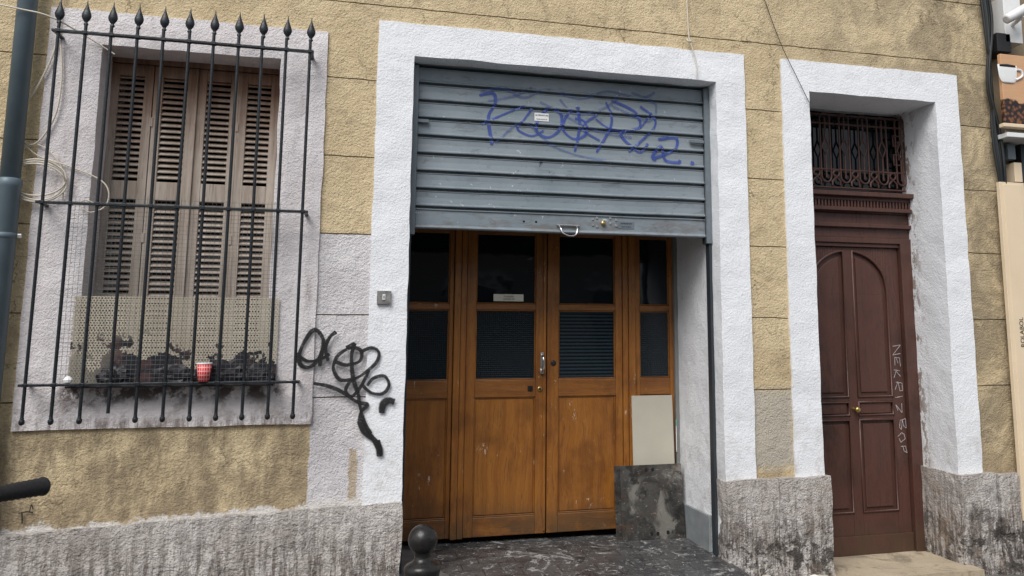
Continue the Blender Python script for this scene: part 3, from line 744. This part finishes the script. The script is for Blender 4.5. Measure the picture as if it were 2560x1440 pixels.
# ---------------------------------------------------------------- black tag on wall
def ks(pts,w=.016): return ([(-.262+.00195*(u-740)+.00007*(v-960),-.180-.00196*(v-960)-.00002*(u-740)) for u,v in pts],w*1.4)
kk=[ks([(800,832),(782,824),(762,850),(747,888),(752,912),(776,916),(800,888),(806,850),(796,830)],.017),
 ks([(741,884),(768,902),(800,897),(822,884)],.013),ks([(838,828),(822,842),(803,880),(798,915)],.017),ks([(822,840),(812,870),(818,902)],.013),
 ks([(833,906),(846,884),(876,868),(900,876),(896,902),(862,912),(836,905),(832,925),(850,950),(890,945)],.015),
 ks([(884,856),(876,890),(880,945),(893,985)],.017),ks([(862,868),(885,858)],.02),
 ks([(896,880),(925,868),(944,878),(938,905),(905,935),(872,955),(862,978),(878,990),(900,965),(920,925)],.014),
 ks([(900,960),(925,982),(955,984),(970,962),(958,940),(930,946),(915,965)],.014),
 ks([(783,958),(815,964),(850,978),(890,1005),(915,1012),(900,1030),(896,1052)],.016),
 ks([(896,1050),(908,1078),(930,1098),(944,1120),(946,1142)],.026),ks([(893,985),(898,1020),(910,1060),(925,1085)],.014),
 ks([(984,1006),(968,1002),(955,1012),(951,1034)],.03),ks([(944,1100),(950,1140)],.012)]
ribbon('black_graffiti',kk,'spray_k',None,lambda z:-.022)
ribbon('small_marker_scribble',[([(-1.42,-.735),(-1.385,-.73),(-1.36,-.735)],.006),([(-1.405,-.73),(-1.40,-.78)],.006),([(-1.375,-.73),(-1.37,-.70),(-1.362,-.72)],.005)],'spray_k',None,lambda z:-.008)

K=empty('key_switch_box')
mb=MB('plate',K,.004,3); mb.box(.112,.182,-.034,-.010,.219,.287,'steel'); mb.box(.140,.154,-.040,-.034,.240,.268,'whitep'); mb.box(.1445,.1495,-.0415,-.039,.246,.262,'black'); mb.done()

# ---------------------------------------------------------------- drainpipe
DP=empty('drainpipe')
PX,PY=-1.560,-.075
lathe('upper_pipe',[(.042,.70),(.042,3.5)],'pipe',DP,(PX,PY,0),32)
lathe('lower_pipe',[(.048,-1.15),(.048,.735),(.051,.74),(.051,.775),(.044,.78)],'pipe',DP,(PX,PY,0),32)
for z in (.50,-.75,1.95): 
    lathe('bracket',[(.050,z),(.0525,z+.002),(.0525,z+.022),(.050,z+.024)],'pipe',DP,(PX,PY,0),32)
mb=MB('bracket_lugs',DP,.002)
for z in (.50,1.95): mb.box(PX+.045,PX+.070,PY-.004,PY+.006,z+.002,z+.022,'steel'); mb.box(PX-.01,PX+.01,PY,.0,z+.002,z+.022,'pipe')
mb.done()
def lc(u,v,y=-.03): return (-1.452+.0021*(u-100)+.00018*(v-507),y,.681-.0020*(v-507)+.00005*(u-100))
CL=empty('coiled_cable')
tube('hanging_cable',[lc(155,-60),lc(148,60),lc(135,140),lc(95,240),lc(52,300),lc(58,350),lc(95,368),lc(135,300),lc(150,210),lc(150,120)],.0046,'cable_w',CL)
tube('cable_coil',[lc(100+57*math.cos(a)*(1+.05*math.sin(a*.37)),455+46*math.sin(a)*(1+.06*math.cos(a*.53))+8*math.sin(a*.21),-.04-.004*(a%6)) for a in [i*.45 for i in range(48)]],.0042,'cable_w',CL)
tube('cable_tail',[lc(58,350),lc(100,395),lc(165,420),lc(225,450),lc(243,480),(lc(235,515)),lc(205,530),lc(185,515),lc(195,500),lc(225,515)],.0036,'cable_w',CL)
tube('cable_drop',[lc(100,368),lc(125,385),lc(150,430),lc(150,500)],.0030,'cable_w',CL)
tube('wall_cable',[lc(-60,35,-.14),lc(0,42,-.135),lc(80,55,-.133),lc(140,68,-.13),lc(200,95,-.05),lc(260,135,-.02)],.0036,'cable_w',CL)
hc_=tube('hanging_cord',[(1.845,-.02,2.35),(1.850,-.025,1.95),(1.856,-.03,1.80),(1.862,-.03,1.79),(1.895,-.035,1.66),(1.897,-.035,1.575)],.0034,'cable_w',None)
tube('cord_knot',[(1.838,-.03,1.80),(1.85,-.035,1.785),(1.866,-.03,1.79),(1.855,-.03,1.80)],.006,'cable_w',hc_)
tube('thin_wall_cable',[(2.30,-.01,2.35),(2.37,-.012,2.10),(2.46,-.025,1.83),(2.56,-.03,1.62),(2.635,-.03,1.47)],.0022,'cable_b',None)

# ---------------------------------------------------------------- right edge
CB=empty('black_cable_bundle')
for k in range(7):
    ox=random.uniform(-.022,.022); oy=random.uniform(-.02,.01)
    tube('cable',[(3.955+ox,-.045+oy,3.4),(3.950+ox*.9,-.045+oy,2.5),(3.965+ox,-.05+oy,2.1),(3.945-ox*.8,-.05+oy,1.7),(3.965+ox,-.05+oy,1.35),(3.985+ox*.6,-.05+oy,1.05),(4.02,-.01,.8)],.010,'cable_b',CB)
PL=MB('timber_cover_board',None,.004); PL.box(3.945,4.135,-.075,-.045,-1.05,1.035,'cream'); PL.box(3.970,4.110,-.079,-.075,-1.04,1.02,'cream'); pl=PL.done()
text('board_writing','ROLABOL',.042,(4.030,-.0805,.08),(math.pi/2,math.radians(-90),0),'ink',pl)
SG=empty('coffee_sign')
def mk_sign():
    t=NT('coffee_sign_print')
    v=t.scale(t.pos,(6,1,60)); a=t.mix(t.noise(1,4,.7,vec=v),(.66,.40,.22),(.50,.27,.14))
    be=t.vor(38,t.pos,'F1','Distance'); bc=t.mix(t.ss(be,.15,.6),(.22,.085,.035),(.015,.006,.004))
    cur=t.m_('MULTIPLY',t.noise(14,3),.09)
    a=t.mix(t.ss(t.m_('ADD',t.Z,cur),1.60,1.59),a,bc)
    return t.fin(a,.35)
M['sign']=mk_sign()
mb=MB('sign_panel',SG,.004); mb.box(3.950,4.60,-.16,-.13,1.40,1.86,'sign'); mb.box(3.935,4.62,-.165,-.12,1.375,1.40,'cream'); mb.done()
lathe('printed_cup',[(.035,0),(.055,.01),(.068,.04),(.073,.08),(.075,.12),(.07,.121)],'whitep',SG,(3.995,-.163,1.665),28,.06)
lathe('printed_coffee',[(.001,0),(.062,0.001),(.062,.014),(.001,.02)],'rubber',SG,(3.995,-.166,1.772),24,.06)
tube('printed_handle',[(4.063,-.164,1.76),(4.10,-.164,1.755),(4.105,-.164,1.72),(4.055,-.164,1.69)],.008,'whitep',SG)
mb=MB('sign_bracket',SG,.003); mb.box(3.97,4.5,-.15,0.1,1.315,1.345,'whitep'); mb.box(4.0,4.04,-.02,.02,1.25,1.33,'whitep'); mb.box(4.0,4.5,-.10,-.08,1.345,1.375,'steel'); mb.done()
SC=empty('security_camera')
mb=MB('mount',SC,.004); mb.box(4.05,4.16,-.03,.12,1.93,2.06,'rubber'); mb.box(4.12,4.26,-.03,.12,2.0,2.32,'whitep'); mb.done()
lathe('arm',[(.014,0),(.014,.12)],'whitep',SC,(0,0,0),16).matrix_local=Matrix.Translation((4.18,-.02,2.12))@Matrix.Rotation(math.radians(75),4,'X')
o=lathe('camera_body',[(.020,-.10),(.031,-.095),(.033,-.05),(.033,.09),(.028,.10)],'whitep',SC,(0,0,0),24); o.matrix_local=Matrix.Translation((4.13,-.13,2.16))@Matrix.Rotation(math.radians(60),4,'Y')
mb=MB('junction',SC,.003); mb.box(4.07,4.13,-.03,.03,1.20,1.30,'railgrey'); mb.box(4.11,4.17,-.03,.1,1.05,1.18,'cream'); mb.done()

# ---------------------------------------------------------------- bollard
BO=empty('ball_top_bollard')
bx,by=.288,-1.1; r=.056; zc=-.728
pr=[(r*math.sin(a),zc+r*-math.cos(a)) for a in [math.pi*i/16 for i in range(3,17)]]
base=[(.085,gz(bx)-.06),(.085,gz(bx)-.0),(.068,gz(bx)+.02),(.062,zc-.16),(.066,zc-.125),(.069,zc-.115),(.069,zc-.100),(.060,zc-.090),(.040,zc-.080),(.033,zc-.072),(.030,zc-.062),(.031,zc-.055)]
lathe('post_and_ball',base+pr,'bollard',BO,(bx,by,0),40)

# ---------------------------------------------------------------- bicycle (mostly below the frame)
BK=empty('bicycle')
gb=-1.19
hd=Vector((-.853,.522,0)); pp=Vector((.522,.853,0))
hc=Vector((-.873,-2.40,-.333)); sd=Vector((-.245,-2.75,-.434))
def P3(v,z): return (v.x,v.y,z)
end=hc+pp*.31
gl=hc+pp*.175
tube('handlebar',[tuple(hc-pp*.31),tuple(hc-pp*.1+hd*.03),tuple(hc+hd*.03),tuple(hc+pp*.1+hd*.03),tuple(gl),tuple(end)],.0125,'iron',BK)
def along(nm,a,b,prof,m):
    d=(b-a); o=lathe(nm,[(r_,t_*d.length) for r_,t_ in prof],m,BK,(0,0,0),24); o.matrix_local=Matrix.Translation(a)@d.to_track_quat('Z','Y').to_matrix().to_4x4(); return o
gp=[(.014,0),(.021,.02)]+[(.0172+.002*(k%2)+.0028*k/14,.06+.82*k/14) for k in range(15)]+[(.022,.92),(.023,.96),(.021,.99),(.013,1.0)]
along('grip',gl,end,gp,'rubber'); along('grip',hc-pp*.175,hc-pp*.31,gp,'rubber')
fw=hc+hd*.22; rw=sd-hd*.22
R_=.31
for nm,c in (('front_wheel',fw),('rear_wheel',rw)):
    ring=[(c.x+hd.x*R_*math.cos(a),c.y+hd.y*R_*math.cos(a),gb+R_+.02+R_*math.sin(a)) for a in [2*math.pi*i/48 for i in range(48)]]
    tube(nm+'_tyre',ring,.020,'tire',BK,cyc=True,smooth=False)
    ctr=(c.x,c.y,gb+R_+.02)
    tube(nm+'_spokes',[[ctr,ring[i]] for i in range(0,48,2)],.001,'steel',BK,smooth=False)
    tube(nm+'_hub',[[tuple(Vector(ctr)-pp*.04),tuple(Vector(ctr)+pp*.04)]],.018,'steel',BK,smooth=False)
bb=sd+hd*.12; ax=lambda c:(c.x,c.y,gb+R_+.02)
st_b=P3(bb,gb+.29); st_t=tuple(sd+Vector((0,0,-.09))); hb=hc+hd*.03+Vector((0,0,-.12)); ht=hc+Vector((0,0,-.03))
tube('frame',[[st_b,st_t],[tuple(ht),tuple(hb+hd*.03)],[tuple(hb),st_b],[tuple(ht+Vector((0,0,-.05))),(sd.x,sd.y,sd.z-.2)],[st_b,ax(rw)],[(sd.x,sd.y,sd.z-.2),ax(rw)],[tuple(hb+hd*.03),ax(fw)]],.016,'bikepaint',BK,smooth=False)
bm=bmesh.new(); bmesh.ops.create_uvsphere(bm,u_segments=24,v_segments=14,radius=1)
for v_ in bm.verts:
    t_=(v_.co.x+1)/2
    w_=.075*(1-t_)**.7+.018; v_.co=Vector((v_.co.x*.13,v_.co.y*w_,v_.co.z*.03+.012*(1-t_)**2))
Mx=Matrix((( hd.x,pp.x,0,sd.x),(hd.y,pp.y,0,sd.y),(0,0,1,sd.z-.03),(0,0,0,1)))
bm.transform(Mx); me=bpy.data.meshes.new('saddle'); bm.to_mesh(me); bm.free(); me.materials.append(M['rubber'])
for p_ in me.polygons: p_.use_smooth=True
link(bpy.data.objects.new('saddle',me),BK)

# ---------------------------------------------------------------- low building across the street (behind the viewpoint)
OB=empty('facing_building')
M['opp']=simple('opposite_render',(.30,.27,.235),.9,0,.2,3)
mb=MB('facing_walls',OB,0)
mb.box(-14,16,-12.6,-12.0,-2,3.0,'opp')
for x in range(-13,15,3):
    mb.box(x,x+1.2,-12.0,-11.98,-.6,1.3,'glass'); mb.box(x-.1,x+1.3,-11.99,-11.93,1.3,1.42,'white')
mb.done()

# ---------------------------------------------------------------- camera
yaw,pit,rol=.2737,.1490,-.0030
F=Vector((math.sin(yaw)*math.cos(pit),math.cos(yaw)*math.cos(pit),math.sin(pit))); R0=Vector((math.cos(yaw),-math.sin(yaw),0)); U0=R0.cross(F)
Rv=R0*math.cos(rol)+U0*math.sin(rol); Uv=-R0*math.sin(rol)+U0*math.cos(rol)
cam=bpy.data.cameras.new('camera'); co=bpy.data.objects.new('camera',cam); COL.objects.link(co)
co.matrix_world=Matrix(((Rv.x,Uv.x,-F.x,0),(Rv.y,Uv.y,-F.y,-4.6),(Rv.z,Uv.z,-F.z,0),(0,0,0,1)))
cam.sensor_width=36; cam.lens=2156.36/2560*36; cam.shift_x=-211.8/2560; cam.shift_y=-177.4/2560; cam.clip_end=1000; cam.clip_start=.05
S.camera=co

# ---------------------------------------------------------------- light
w=bpy.data.worlds.new('World'); S.world=w; w.use_nodes=True; nt=w.node_tree
sky=nt.nodes.new('ShaderNodeTexSky'); sky.sky_type='NISHITA'; sky.sun_disc=False
el,az=math.radians(48),math.radians(214)
sky.sun_elevation=el; sky.sun_rotation=az
hs=nt.nodes.new('ShaderNodeHueSaturation'); hs.inputs['Saturation'].default_value=.3
nt.links.new(sky.outputs[0],hs.inputs['Color']); nt.links.new(hs.outputs[0],nt.nodes['Background'].inputs[0]); nt.nodes['Background'].inputs[1].default_value=.15
sl=bpy.data.lights.new('overcast_sun','SUN'); sl.energy=2.9; sl.angle=math.radians(35); sl.color=(1,.975,.945)
so=bpy.data.objects.new('overcast_sun',sl); COL.objects.link(so)
d=Vector((math.sin(az)*math.cos(el),math.cos(az)*math.cos(el),math.sin(el)))
so.rotation_euler=d.to_track_quat('Z','Y').to_euler()
S.view_settings.view_transform='Standard'; S.view_settings.look='None'; S.view_settings.exposure=0
